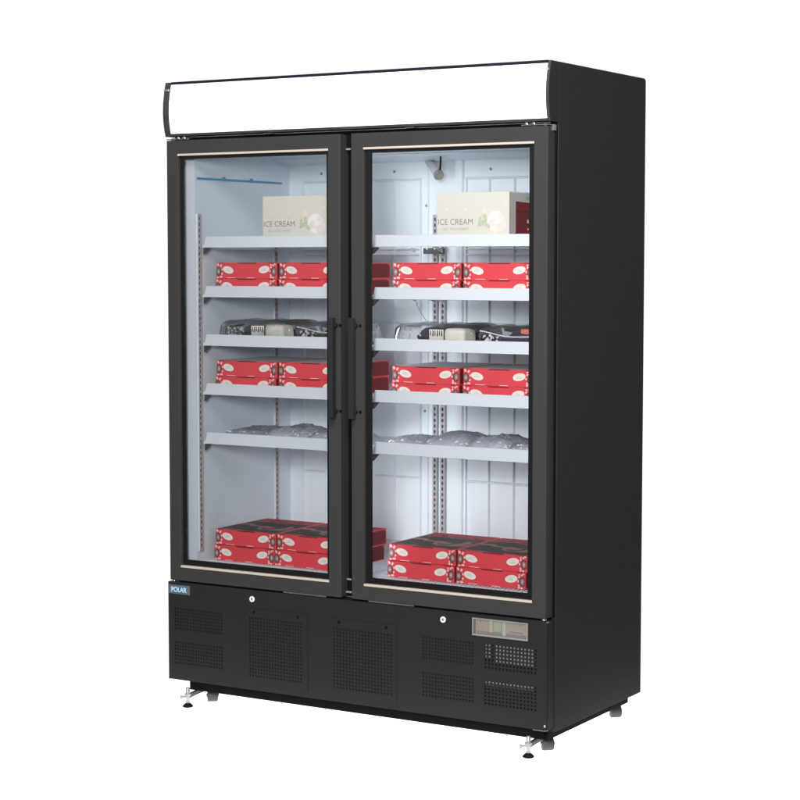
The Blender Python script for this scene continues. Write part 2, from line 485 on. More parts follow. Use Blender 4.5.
def back_panel():
    b = MB()
    y = 0.576
    b.box(0.0706, 1.2594, y, 0.598, 0.4325, 1.7565, M['duct'])
    def vrib(x, z0, z1, w=0.0042, h=0.0095):
        b.prism([(x - w, y + 0.0005), (x - w * 0.25, y - h), (x + w * 0.25, y - h), (x + w, y + 0.0005)], 2, z0, z1, M['duct'])
    def hrib(z, x0, x1, w=0.0042, h=0.0085):
        b.prism([(y + 0.0005, z - w), (y - h, z - w * 0.25), (y - h, z + w * 0.25), (y + 0.0005, z + w)], 0, x0, x1, M['duct'])
    for s in (0, 1):
        xs = [0.131, 0.219, 0.308, 0.397, 0.487, 0.585] if s == 0 else [0.7546, 0.8380, 0.9270, 1.016, 1.105, 1.199]
        for x in xs: vrib(x, 0.50, 1.679)
        for z in (1.679, 1.455, 1.437, 1.2165, 0.984, 0.7105, 0.50): hrib(z, xs[0] - 0.004, xs[-1] + 0.004)
    # seam of the middle channel
    for x in (0.612, 0.7180): vrib(x, 0.45, 1.755, 0.004, 0.006)
    b.prism([(0.7180, y - 0.010), (0.7420, y - 0.010), (0.7460, y + 0.0005), (0.7140, y + 0.0005)], 2, 0.45, 1.757, M['duct'])
    # screws
    for x, z in [(0.20, 1.707), (0.484, 1.707), (0.84, 1.707), (0.605, 1.595), (0.74, 1.01), (0.612, 1.148), (0.70, 1.148), (1.10, 1.707), (0.60, 0.93)]:
        b.lathe([(0.0045, 0), (0.0045, 0.0015), (0.0025, 0.003)], (x, y, z), (0, -1, 0), M['greypl'], 12)
    o = part(b, 'back_panel', ROOT, (0.665, 0.58, 0.43))
    return o
BP = back_panel()

def pilaster(x, y, z0, z1, face):
    back = face == '-Y'
    hw = 0.0030 if back else 0.0050
    pm = M['upright']
    """slotted steel shelf upright; face '-Y' on the back wall, '+X'/'-X' on the side walls"""
    w = 0.0085
    b = MB()
    tmp = MB()
    holes = []
    z = z0 + 0.012
    while z < z1 - 0.016:
        holes.append((-hw, hw, z, z + 0.0105)); z += 0.0185
    tmp.plate(-w, w, z0, z1, 0, holes, pm, 0.0015)
    dp = 0.0125 if back else 0.0070
    em = pm if back else M['pilaster']  # bright edges and darker faces paint the light on the side uprights
    tmp.box(-w, -w + 0.0015, 0.0016, dp, z0, z1, em)
    tmp.box(w - 0.0015, w, 0.0016, dp, z0, z1, em)
    tmp.box(-w + 0.0016, w - 0.0016, dp - 0.003, dp - 0.0015, z0, z1, M['slot'])
    if face == '-Y': f = lambda p: (x + p[0], y + p[1], p[2])
    elif face == '+X': f = lambda p: (x - p[1], y + p[0], p[2])
    else: f = lambda p: (x + p[1], y - p[0], p[2])
    b.v = [f(p) for p in tmp.v]; b.f = tmp.f; b.mi = tmp.mi; b.sm = tmp.sm; b.mats = tmp.mats
    return part(b, 'slotted_upright', ROOT, (x, y, z0))
pilaster(0.0770, 0.066, 0.497, 1.565, '+X')
pilaster(0.0770, 0.489, 0.497, 1.565, '+X')
pilaster(1.2530, 0.066, 0.497, 1.565, '-X')
pilaster(1.2530, 0.489, 0.497, 1.565, '-X')
pilaster(0.644, 0.563, 0.497, 1.565, '-Y')
pilaster(0.673, 0.563, 0.497, 1.565, '-Y')

# ---- shelves
SHELF_Z = [1.4595, 1.3040, 1.1510, 0.9960, 0.8400]
SHELF_X = [(0.0865, 0.617), (0.7125, 1.2435)]
def shelf(x0, x1, z):
    b = MB()
    b.box(x0, x1, 0.098, 0.505, z + 0.0035, z + 0.0075, M['shelf'], 0.001)
    # price rail along the front: a lip leaning back with a small toe
    b.prism([(0.0735, z), (0.0770, z - 0.001), (0.1000, z + 0.001), (0.1000, z + 0.0033), (0.0805, z + 0.0040), (0.0905, z + 0.0335), (0.0885, z + 0.0350), (0.0865, z + 0.0335)],
            0, x0 - 0.001, x1 + 0.001, M['shelf'])
    b.prism([(0.0725, z - 0.0005), (0.0765, z - 0.0005), (0.0765, z + 0.008)], 0, x0 - 0.006, x0 - 0.0012, M['shelf'])
    o = part(b, 'shelf', ROOT, ((x0 + x1) / 2, 0.3, z))
    for sx, dx in ((x0, 1), (x1, -1)):
        k = MB()
        xa, xb = (sx + 0.001, sx + 0.004) if dx > 0 else (sx - 0.004, sx - 0.001)
        k.prism([(0.070, z - 0.0015), (0.104, z - 0.0015), (0.104, z - 0.004), (0.074, z - 0.021), (0.069, z - 0.021)], 0, xa, xb, M['bracket'])
        part(k, 'shelf_bracket', o, (xa, 0.07, z - 0.02))
        k = MB()
        k.prism([(0.487, z - 0.0015), (0.455, z - 0.0015), (0.455, z - 0.004), (0.484, z - 0.016), (0.487, z - 0.016)], 0, xa, xb, M['pilaster'])
        part(k, 'shelf_bracket', o, (xa, 0.47, z - 0.02))
    return o
for z in SHELF_Z:
    for x0, x1 in SHELF_X:
        shelf(x0, x1, z)

# ---- arms that hold the shelves to the middle uprights, seen under the top shelves
def centre_arm(z):
    b = MB()
    for x in (0.644, 0.673):
        b.prism([(0.562, z - 0.001), (0.51, z - 0.001), (0.51, z - 0.005), (0.562, z - 0.022)], 0, x - 0.003, x + 0.003, M['pilaster'])
    b.box(0.628, 0.688, 0.515, 0.552, z - (0.020 if z == SHELF_Z[0] else 0.007), z - 0.001, M['bracket'], 0.001)
    part(b, 'shelf_arm', ROOT, (0.66, 0.55, z))
for z in SHELF_Z: centre_arm(z)

# ---- wire racks on the floor
def rack(x0, x1):
    b = MB()
    z = 0.4580
    for y in (0.082, 0.10, 0.30, 0.50):
        b.cyl((x0, y, z), (x1, y, z), 0.0032, M['shelf'], 8)
    b.cyl((x0, 0.082, z - 0.014), (x1, 0.082, z - 0.014), 0.0028, M['shelf'], 8)
    n = 40
    for i in range(n + 1):
        x = x0 + (x1 - x0) * i / n
        b.cyl((x, 0.082, z + 0.0035), (x, 0.505, z + 0.0035), 0.0018, M['shelf'], 6)
        b.cyl((x, 0.082, z + 0.003), (x, 0.082, z - 0.014), 0.0018, M['shelf'], 6)
    for x in (x0 + 0.004, x1 - 0.004):
        for y in (0.10, 0.50):
            b.cyl((x, y, 0.4325), (x, y, z), 0.003, M['shelf'], 8)
    part(b, 'wire_rack', ROOT, ((x0 + x1) / 2, 0.29, 0.4325))
rack(0.078, 0.655); rack(0.675, 1.252)

# ---- fittings at the top of the cavity
def fittings():
    b = MB()
    b.box(0.0702, 0.0745, 0.05 + 0.01, 0.528, 1.6726, 1.6792, M['blue'], 0.001)
    for y in (0.20, 0.352): b.box(0.0702, 0.0765, y - 0.006, y + 0.006, 1.6715, 1.6845, M['blue'], 0.001)
    part(b, 'blue_wall_strip', ROOT, (0.07, 0.3, 1.676))
    b = MB()
    b.cyl((0.6180, 0.568, 1.738), (0.692, 0.500, 1.690), 0.0135, M['tube'], 20)
    b.lathe([(0.0145, 0), (0.0165, 0.004), (0.0165, 0.010), (0.0125, 0.013), (0.010, 0.011)], (0.690, 0.502, 1.6915), (0.66, -0.61, -0.43), M['greypl'], 20)
    part(b, 'drain_tube', ROOT, (0.67, 0.53, 1.70))
    b = MB()
    b.tube([(0.700, 0.50, 1.757), (0.701, 0.50, 1.735), (0.699, 0.499, 1.70)], 0.0032, M['dark'])
    part(b, 'probe_cable', ROOT, (0.70, 0.50, 1.70))
    b = MB()
    pts = [(0.655 + 0.055 * t, 0.42, 1.30 - 0.075 * t ** 0.6 - 0.01 * t) for t in [i / 8 for i in range(9)]]
    b.tube(pts, 0.0012, M['greypl'], 6)
    part(b, 'sensor_wire', ROOT, (0.66, 0.42, 1.24))
    # evaporator drip edge along the back of the ceiling
    b = MB()
    b.prism([(0.470, 1.7565), (0.575, 1.7565), (0.575, 1.7385), (0.567, 1.7360), (0.480, 1.7500)], 0, 0.0710, 1.2590, M['liner'])
    part(b, 'ceiling_duct', ROOT, (0.665, 0.55, 1.75))
fittings()

# ---- upright LED strips on the back of the middle mullion, one turned to each bay
def led(x, ang, watts):
    b = MB()
    b.box(x - 0.006, x + 0.006, 0.0745, 0.0785, 0.47, 1.74, M['white_pl'], 0.001)
    part(b, 'led_strip', ROOT, (x, 0.076, 0.5))
    l = bpy.data.lights.new('led_strip_light', 'AREA')
    l.shape = 'RECTANGLE'; l.size = 0.012; l.size_y = 1.25
    l.energy = watts; l.color = (0.94, 0.98, 1.0); l.spread = R(112)
    lo = bpy.data.objects.new('led_strip_light', l)
    COL.objects.link(lo)
    lo.location = (x, 0.081, 1.105)
    d = Vector((math.sin(R(ang)), math.cos(R(ang)), 0))
    lo.rotation_euler = d.to_track_quat('-Z', 'Y').to_euler()
    if abs((lo.rotation_euler.to_matrix() @ Vector((0, 1, 0))).z) < 0.5:
        l.size, l.size_y = l.size_y, l.size
led(0.651, -24, 1.45); led(0.679, 34, 1.15)

# ---- doors
DZ0, DZ1, DW, DT = 0.408, 1.7915, 0.6448, 0.045
FS, FT, FB = 0.0435, 0.0476, 0.0483
def door(x0, x1, hx, hinge_side):
    b = MB()
    # one ring with softened edges
    bm = bmesh.new()
    o = [(x0, DZ0), (x1, DZ0), (x1, DZ1), (x0, DZ1)]
    i = [(x0 + FS, DZ0 + FB), (x1 - FS, DZ0 + FB), (x1 - FS, DZ1 - FT), (x0 + FS, DZ1 - FT)]
    b.plate(x0 + 0.0005, x1 - 0.0005, DZ0 + 0.0005, DZ1 - 0.0005, 0.0183, [(x0 + 0.022, x1 - 0.022, DZ0 + 0.022, DZ1 - 0.022)], M['paint'], DT - 0.0183)
    rings = []
    for y in (0.0, 0.018):
        rings.append(([bm.verts.new((a, y, c)) for a, c in o], [bm.verts.new((a, y, c)) for a, c in i]))
    for k in range(4):
        n = (k + 1) % 4
        bm.faces.new((rings[0][0][k], rings[0][0][n], rings[0][1][n], rings[0][1][k]))
        bm.faces.new((rings[1][0][k], rings[1][1][k], rings[1][1][n], rings[1][0][n]))
        bm.faces.new((rings[0][0][k], rings[1][0][k], rings[1][0][n], rings[0][0][n]))
        bm.faces.new((rings[0][1][k], rings[0][1][n], rings[1][1][n], rings[1][1][k]))
    bmesh.ops.recalc_face_normals(bm, faces=bm.faces)
    sharp = [e for e in bm.edges if len(e.link_faces) == 2 and e.calc_face_angle() > 0.5]
    bmesh.ops.bevel(bm, geom=sharp, offset=0.0016, segments=2, affect='EDGES', profile=0.5)
    b.bm(bm, M['paint'])
    d = part(b, 'door', ROOT, ((x0 + x1) / 2, 0.02, DZ0))
    d['label'] = 'left glass door hinged on the left edge' if hinge_side < 0 else 'right glass door hinged on the right edge'
    ax0, ax1, az0, az1 = x0 + FS, x1 - FS, DZ0 + FB, DZ1 - FT
    # glass with its printed border
    g = MB()
    fw = 0.0125 if hinge_side < 0 else 0.0195     # the printed border differs a little between the doors
    g.box(ax0 + fw, ax1 - fw, 0.0130, 0.0165, az0 + 0.0185, az1 - 0.0105, M['glass'])
    part(g, 'glass_pane', d, ((x0 + x1) / 2, 0.02, az0))
    g = MB()
    g.plate(ax0 + 0.0002, ax1 - 0.0002, az0 + 0.0002, az1 - 0.0002, 0.0120, [(ax0 + fw, ax1 - fw, az0 + 0.0185, az1 - 0.0105)], M['frit'], 0.0055)
    part(g, 'glass_border', d, ((x0 + x1) / 2, 0.02, az0))
    # champagne trim along the top and the bottom of the opening
    for z0, z1 in ((az1 - 0.0005, az1 + 0.0058), (az0 - 0.0058, az0 + 0.0005)):
        t = MB()
        t.box(ax0 - 0.001, ax1 + 0.001, -0.0016, 0.0115, z0, z1, M['champagne'], 0.0006, 1)
        part(t, 'trim_strip', d, ((x0 + x1) / 2, 0, z0))
    # handle: upright bar on two posts
    h = MB()
    bar = [(-0.0082, -0.030), (-0.0075, -0.0320), (0.0075, -0.0320), (0.0082, -0.030), (0.0082, -0.018), (0.0030, -0.018), (0.0030, -0.0285), (-0.0030, -0.0285), (-0.0030, -0.018), (-0.0082, -0.018)]
    h.prism([(hx + u, w) for u, w in bar], 2, 0.951, 1.249, M['handle'], 0.0006)
    for zz in (0.951, 1.239): h.box(hx - 0.0080, hx + 0.0080, -0.0318, -0.0185, zz, zz + 0.010, M['handle'], 0.001)
    for zz in (0.970, 1.226):
        h.cyl((hx, -0.0186, zz), (hx, 0.0, zz), 0.0075, M['handle'], 16)
        h.lathe([(0.0048, 0), (0.0048, 0.001), (0.003, 0.002)], (hx + 0.0152, 0.0, zz), (0, -1, 0), M['dark'], 12)
    part(h, 'handle', d, (hx, -0.02, 0.951))
    # gasket behind
    g = MB()
    g.plate(x0 + 0.012, x1 - 0.012, DZ0 + 0.012, DZ1 - 0.012, DT + 0.0002, [(x0 + 0.026, x1 - 0.026, DZ0 + 0.026, DZ1 - 0.026)], M['rubber'], 0.003)
    part(g, 'gasket', d, ((x0 + x1) / 2, DT, DZ0))
    # bright steel strip standing for the glint on the door's lower edge
    s = MB()
    sx0 = x1 - 0.21 if hinge_side < 0 else x1 - 0.588
    s.box(sx0, sx0 + 0.157, -0.0012, 0.03, DZ0 - 0.0035, DZ0 - 0.0003, M['steel'], 0.0004, 1)
    part(s, 'door_edge_glint', d, (sx0, 0, DZ0))
    # hinges
    hxp = x0 if hinge_side < 0 else x1
    k = MB()
    dx = -hinge_side
    xa, xb = sorted((hxp - 0.002 * dx, hxp + 0.085 * dx))
    k.box(xa, xb, 0.002, 0.046, DZ1 + 0.0022, DZ1 + 0.0050, M['steel'], 0.0006, 1)
    k.lathe([(0.007, 0), (0.0075, 0.001), (0.0075, 0.006), (0.005, 0.0075)], (hxp + 0.016 * dx, 0.016, DZ1 + 0.0003), (0, 0, 1), M['steel'], 16)
    for q in (0.045, 0.068):
        k.lathe([(0.0055, 0), (0.0055, 0.004), (0.003, 0.005)], (hxp + q * dx, 0.004, DZ1 + 0.006), (0, -1, 0), M['steel'], 12)
    if hinge_side > 0: k.box(hxp - 0.004, hxp + 0.0035, 0.028, 0.046, DZ1 - 0.012, DZ1 + 0.0058, M['steel'], 0.001, 1)
    part(k, 'hinge', d, (hxp, 0.02, DZ1))
    k = MB()
    k.lathe([(0.006, 0), (0.0075, 0.001), (0.0075, 0.0055), (0.006, 0.0065)], (hxp + 0.009 * dx, 0.010, DZ0 - 0.0075), (0, 0, 1), M['steel'], 16)
    k.box(min(hxp + 0.002 * dx, hxp - 0.006 * dx), max(hxp + 0.002 * dx, hxp - 0.006 * dx), 0.004, 0.012, DZ0 - 0.012, DZ0 - 0.0075, M['steel'], 0.0008, 1)
    part(k, 'hinge', d, (hxp, 0.01, DZ0))
    return d
door(0.0, DW, 0.6290, -1)
door(0.6830, 1.3307 - 0.0007, 0.6990, 1)
def plugs():
    for z0, z1 in ((1.748, 1.7905), (0.409, 0.461)):
        b = MB()
        b.box(0.6475, 0.6805, 0.030, 0.0475, z0, z1, M['dark'], 0.002)
        zz = z0 if z0 > 1 else z1
        b.box(0.648, 0.664, 0.0265, 0.0298, zz - 0.003, zz + 0.0025, M['greypl'], 0.0005, 1)
        if z0 < 1: b.box(0.6475, 0.668, 0.022, 0.0298, 0.4200, 0.4250, M['greypl'], 0.0005, 1)
        part(b, 'mullion_plug', ROOT, (0.665, 0.04, z0))
plugs()

# ---- canopy
def canopy():
    prof = [(0.0520, 1.8040), (0.0040, 1.8040), (-0.0020, 1.8220), (-0.0068, 1.8480), (-0.0090, 1.8760), (-0.0075, 1.9080), (-0.0020, 1.9400), (0.0060, 1.9717), (0.0520, 1.9717)]
    b = MB()
    b.prism([(0.0520, 1.8055), (0.0085, 1.8055), (0.0085, 1.970), (0.0520, 1.970)], 0, 0.0160, 1.3265, M['dark'])
    b.prism([(0.0080, 1.8050), (0.0032, 1.8050), (0.0010, 1.8125), (0.0080, 1.8125)], 0, 0.0162, 1.3263, M['capgrey'])
    b.prism([(0.0080, 1.9643), (0.0028, 1.9643), (0.0052, 1.9728), (0.0515, 1.9728), (0.0515, 1.9705), (0.0080, 1.9705)], 0, 0.0162, 1.3263, M['navy'])
    c = part(b, 'canopy', ROOT, (0.665, 0.03, 1.804))
    s = MB()
    # curved backlit sign face
    pts = []
    for k in range(17):
        t = k / 16
        z = 1.8127 + (1.9641 - 1.8127) * t
        # follow the end cap profile, 0.6 mm behind it
        for (ya, za), (yb, zb) in zip(prof[1:-1], prof[2:-1] + [prof[-2]]):
            if za <= z <= zb:
                y = ya + (yb - ya) * (z - za) / (zb - za); break
        pts.append((y + 0.0008, z))
    poly = pts + [(0.0080, 1.9641), (0.0080, 1.8127)]
    s.prism(poly, 0, 0.0164, 1.3261, M['sign'], smooth=False)
    part(s, 'sign_panel', c, (0.665, 0, 1.81))
    for x0, x1 in ((XL, 0.0160), (1.3265, XR)):
        k = MB()
        k.prism(prof, 0, x0, x1, M['side'], 0.0008)
        e = part(k, 'end_cap', c, (x0, 0.02, 1.804))
        w = MB()
        xm0, xm1 = x0 + 0.0022, x1 - 0.0012
        strip = [(y - 0.0012, z) for y, z in prof[1:8]]
        strip2 = [(y + 0.0005, z) for y, z in prof[1:8]]
        w.prism(strip + strip2[::-1], 0, xm0, xm1, M['capgrey'])
        part(w, 'edge_strip', e, (xm0, 0, 1.804))
        for zc in (1.9475,):
            q = MB()
            q.box(xm0 + 0.0008, xm1 - 0.0008, -0.0066, -0.0010, zc - 0.004, zc + 0.003, M['zinc'], 0.0006, 1)
            part(q, 'clip', e, (xm0, 0, zc))
    # fixings under the canopy
    for x in (0.36, 0.86):
        q = MB()
        q.box(x, x + 0.030, 0.012, 0.030, 1.8010, 1.8038, M['zinc'], 0.0006, 1)
        part(q, 'canopy_fixing', c, (x, 0.02, 1.80))
canopy()

# ---- base panel with vents
def vent_holes(x0, x1, z0, z1, nx, nz, fill=0.54):
    hs = []
    px, pz = (x1 - x0) / nx, (z1 - z0) / nz
    for i in range(nx):
        for k in range(nz):
            cx, cz = x0 + (i + .5) * px, z0 + (k + .5) * pz
            hs.append((cx - px * fill / 2, cx + px * fill / 2, cz - pz * fill / 2, cz + pz * fill / 2))
    return hs
VENTS = [(0.0145, 0.205, 0.249, 0.3215, 19, 7), (0.0145, 0.206, 0.139, 0.2135, 19, 7),
         (0.9265, 1.1005, 0.2515, 0.321, 17, 7), (0.9265, 1.102, 0.1405, 0.216, 17, 7),
         (1.1335, 1.306, 0.2445, 0.3205, 15, 7), (1.1335, 1.306, 0.139, 0.2130, 15, 7)]
PANELS = [(0.2904, 0.5241, 0.1064, 0.3434, 0.3050, 0.5065, 0.1290, 0.3200), (0.6030, 0.8400, 0.1030, 0.3420, 0.6150, 0.8275, 0.1285, 0.3170)]
def base():
    b = MB()
    z0, z1 = 0.0885, 0.4016
    holes = [(v[0], v[1], v[2], v[3]) for v in VENTS] + [(p[4] - .002, p[5] + .002, p[6] - .002, p[7] + .002) for p in PANELS] + [(1.0985, 1.2740, 0.3425, 0.3895)]
    b.plate(-0.0085, 1.3255, z0, z1, 0.0, holes, M['shaded_paint'], 0.0015)
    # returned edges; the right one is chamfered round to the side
    b.box(-0.0085, -0.0070, 0.0016, 0.0520, z0, z1, M['shaded_paint'])
    b.prism([(1.3256, 0.0), (1.3325, 0.0050), (1.3345, 0.0120), (1.3345, 0.0525), (1.3330, 0.0525), (1.3330, 0.0125), (1.3312, 0.0062), (1.3256, 0.0015)], 2, z0, z1, M['shaded_paint'])
    b.box(-0.0068, 1.3254, 0.0016, 0.0520, z1 - 0.0015, z1, M['shaded_paint'])
    b.box(-0.0068, 1.3254, 0.0016, 0.0520, z0, z0 + 0.0015, M['shaded_paint'])
    o = part(b, 'base_panel', ROOT, (0.665, 0.02, z0))
    for v in VENTS:
        g = MB()
        g.plate(v[0] + 0.0001, v[1] - 0.0001, v[2] + 0.0001, v[3] - 0.0001, 0.0003, vent_holes(*v), M['shaded_paint'], 0.0012)
        if v[0] < 1.12: g.box(v[0] + .0005, v[1] - .0005, 0.0060, 0.0070, v[2] + .0005, v[3] - .0005, M['side'])
        part(g, 'vent_grille', o, ((v[0] + v[1]) / 2, 0, v[2]))
    for p in PANELS:
        g = MB()
        g.plate(p[0], p[1], p[2], p[3], -0.0016, vent_holes(p[4], p[5], p[6], p[7], 19, 18, 0.52), M['shaded_paint'], 0.0013)
        g.box(p[4], p[5], 0.0040, 0.0050, p[6], p[7], M['side'])
        for dx in (0.035, p[1] - p[0] - 0.035):
            g.lathe([(0.0045, 0), (0.0045, 0.001), (0.0028, 0.002)], (p[0] + dx, -0.0016, p[3] - 0.009), (0, -1, 0), M['dark'], 12)
        part(g, 'access_panel', o, ((p[0] + p[1]) / 2, 0, p[2]))
    # key locks
    for x, z in ((0.319, 0.3742), (0.9992, 0.3758)):
        k = MB()
        k.lathe([(0.0085, 0.0), (0.0092, 0.001), (0.0092, 0.004), (0.0078, 0.0055), (0.0046, 0.0055), (0.0042, 0.0042)], (x, 0.0, z), (0, -1, 0), M['white_pl'], 24)
        k.lathe([(0.0036, 0.0), (0.0036, 0.0052), (0.0028, 0.0058)], (x, 0.0, z), (0, -1, 0), M['greypl'], 16)
        k.box(x - 0.0006, x + 0.0006, -0.0064, -0.0050, z - 0.0022, z + 0.0022, M['dark'])
        part(k, 'key_lock', o, (x, 0, z))
    # maker's badge
    k = MB()
    k.box(-0.0058, 0.0775, -0.0014, -0.0002, 0.3640, 0.3930, M['badge_rim'], 0.0006, 1)
    k.box(0.0000, 0.0700, -0.0022, -0.0015, 0.3675, 0.3895, M['badge'])
    k.text('POLAR', 0.0215, 0.0350, 0.3712, -0.00245, M['badgetext'], 'CENTER', 0.92, extra=-0.02, bold=0.0005)
    part(k, 'badge', o, (0.035, 0, 0.364))
    # controller behind a clear cover
    k = MB()
    x0, x1, za, zb = 1.0975, 1.2750, 0.3415, 0.3905
    k.box(x0 + .002, x1 - .002, 0.0120, 0.0140, za + .002, zb - .002, M['beige'])
    k.box(x0 + 0.050, x0 + 0.060, 0.006, 0.0118, za + .010, zb - .004, M['white_pl'], 0.001, 1)
    k.box(x0 + 0.0615, x0 + 0.0860, 0.008, 0.0118, za + .014, zb - .005, M['lcd'], 0.001, 1)
    k.box(x0 + 0.0930, x0 + 0.1040, 0.004, 0.0118, za + .004, zb - .002, M['white_pl'], 0.001, 1)
    k.box(x0 + 0.010, x1 - 0.012, 0.005, 0.0118, za + .003, za + .011, M['greypl'], 0.001, 1)
    k.box(x0 + 0.112, x1 - 0.022, 0.009, 0.0118, za + .0150, za + .0180, M['greypl'], 0.0005, 1)
    c = part(k, 'controller', o, (1.18, 0.02, 0.34))
    q = MB()
    q.box(x0, x1, -0.0035, -0.0018, za, zb, M['cover'], 0.0005, 1)
    part(q, 'clear_cover', c, (1.18, 0, 0.34))
    q = MB()
    q.plate(x0 - 0.0012, x1 + 0.0012, za - 0.0012, zb + 0.0012, -0.0042, [(x0 + .0022, x1 - .0022, za + .0042, zb - .0022)], M['greypl'], 0.0036)
    for xx in (x0 + 0.022, x1 - 0.026): q.box(xx, xx + 0.004, -0.0052, -0.0043, zb - 0.006, zb + 0.001, M['zinc'])
    part(q, 'cover_frame', c, (1.18, 0, 0.34))
    # condenser behind the right hand vents
    k = MB()
    k.box(1.130, 1.310, 0.0150, 0.0160, 0.137, 0.3225, M['side'])
    k.box(1.165, 1.292, 0.0068, 0.0145, 0.262, 0.3190, M['alu'], 0.001, 1)
    k.box(1.1345, 1.150, 0.0068, 0.0145, 0.276, 0.3190, M['alu'], 0.001, 1)
    k.box(1.1345, 1.293, 0.0068, 0.0145, 0.196, 0.2120, M['alu'], 0.001, 1)
    part(k, 'condenser', o, (1.22, 0.01, 0.2))
    # steel screw, and a bright strip for the edge highlight, lower right corner
    k = MB()
    k.lathe([(0.004, 0), (0.004, 0.0015), (0.002, 0.0025)], (1.3285, 0.0035, 0.1010), (0.75, -0.66, 0), M['steel'], 12)
    k.prism([(1.292, -0.0012), (1.3256, -0.0012), (1.3345, 0.0060), (1.3345, 0.012), (1.3256, 0.0004), (1.292, 0.0004)], 2, 0.0862, 0.0884, M['steel'])
    part(k, 'corner_screw_glint', o, (1.32, 0, 0.09))
base()

def plinth():
    b = MB()
    b.box(0.029, 1.3110, 0.058, 0.6150, 0.0455, 0.0890, M['dark'], 0.002)
    b.box(0.060, 1.300, 0.050, 0.0578, 0.050, 0.0880, M['dark'], 0.001)
    part(b, 'plinth', ROOT, (0.665, 0.3, 0.045))
    for x, dx in ((0.0520, 1), (1.2690, 1)):
        y = 0.018
        k = MB()
        k.cyl((x, y, 0.012), (x, y, 0.0625), 0.0068, M['zinc'], 16)
        k.lathe([(0.0115, 0), (0.0115, 0.007)], (x, y, 0.036), (0, 0, 1), M['zinc'], 6, False)
        k.cyl((x - 0.024, y - 0.006, 0.030), (x, y, 0.033), 0.0030, M['zinc'], 10)
        k.rot_box((x - 0.022, y - 0.0055, 0.030), (0.004, 0.0025, 0.006), Matrix.Identity(3), M['zinc'], 0.001)
        f = part(k, 'levelling_foot', ROOT, (x, y, 0.0))
        p = MB()
        p.lathe([(0.0150, 0.0), (0.0170, 0.0015), (0.0168, 0.0045), (0.0110, 0.0105), (0.0072, 0.0130)], (x, y, 0.0), (0, 0, 1), M['rubber'], 28)
        part(p, 'foot_pad', f, (x, y, 0))
        a = MB()
        pts = [(x, y + 0.004, 0.0345), (x + 0.004, y + 0.035, 0.0400), (x + 0.008, y + 0.075, 0.0440)]
        for (p0, p1) in zip(pts[:-1], pts[1:]):
            d = Vector(p1) - Vector(p0)
            mid = (Vector(p0) + Vector(p1)) / 2
            q = d.to_track_quat('Y', 'Z').to_matrix()
            a.rot_box(mid, (0.006, d.length / 2 + 0.002, 0.0065), q, M['bracket'], 0.0015)
        part(a, 'foot_arm', f, (x, y, 0.03))
    for x, y in ((0.0740, 0.120), (1.2800, 0.118), (0.0740, 0.585), (1.2790, 0.590)):
        k = MB()
        r_ = 0.0200
        k.lathe([(0.014, -0.017), (0.0185, -0.016), (r_, -0.012), (r_, 0.012), (0.0185, 0.016), (0.014, 0.017)], (x, y, r_), (0.75, 0.66, 0), M['greywheel'], 28)
        for s in (-1, 1):
            k.lathe([(0.006, 0), (0.006, 0.004)], (x + 0.75 * 0.0165 * s, y + 0.66 * 0.0165 * s, r_), (0.75 * s, 0.66 * s, 0), M['zinc'], 12)
        c = part(k, 'castor', ROOT, (x, y, 0))
        h = MB()
        h.box(x - 0.018, x + 0.018, y - 0.018, y + 0.018, 0.0405, 0.0453, M['bracket'], 0.001)
        part(h, 'castor_mount', c, (x, y, 0.04))
plinth()

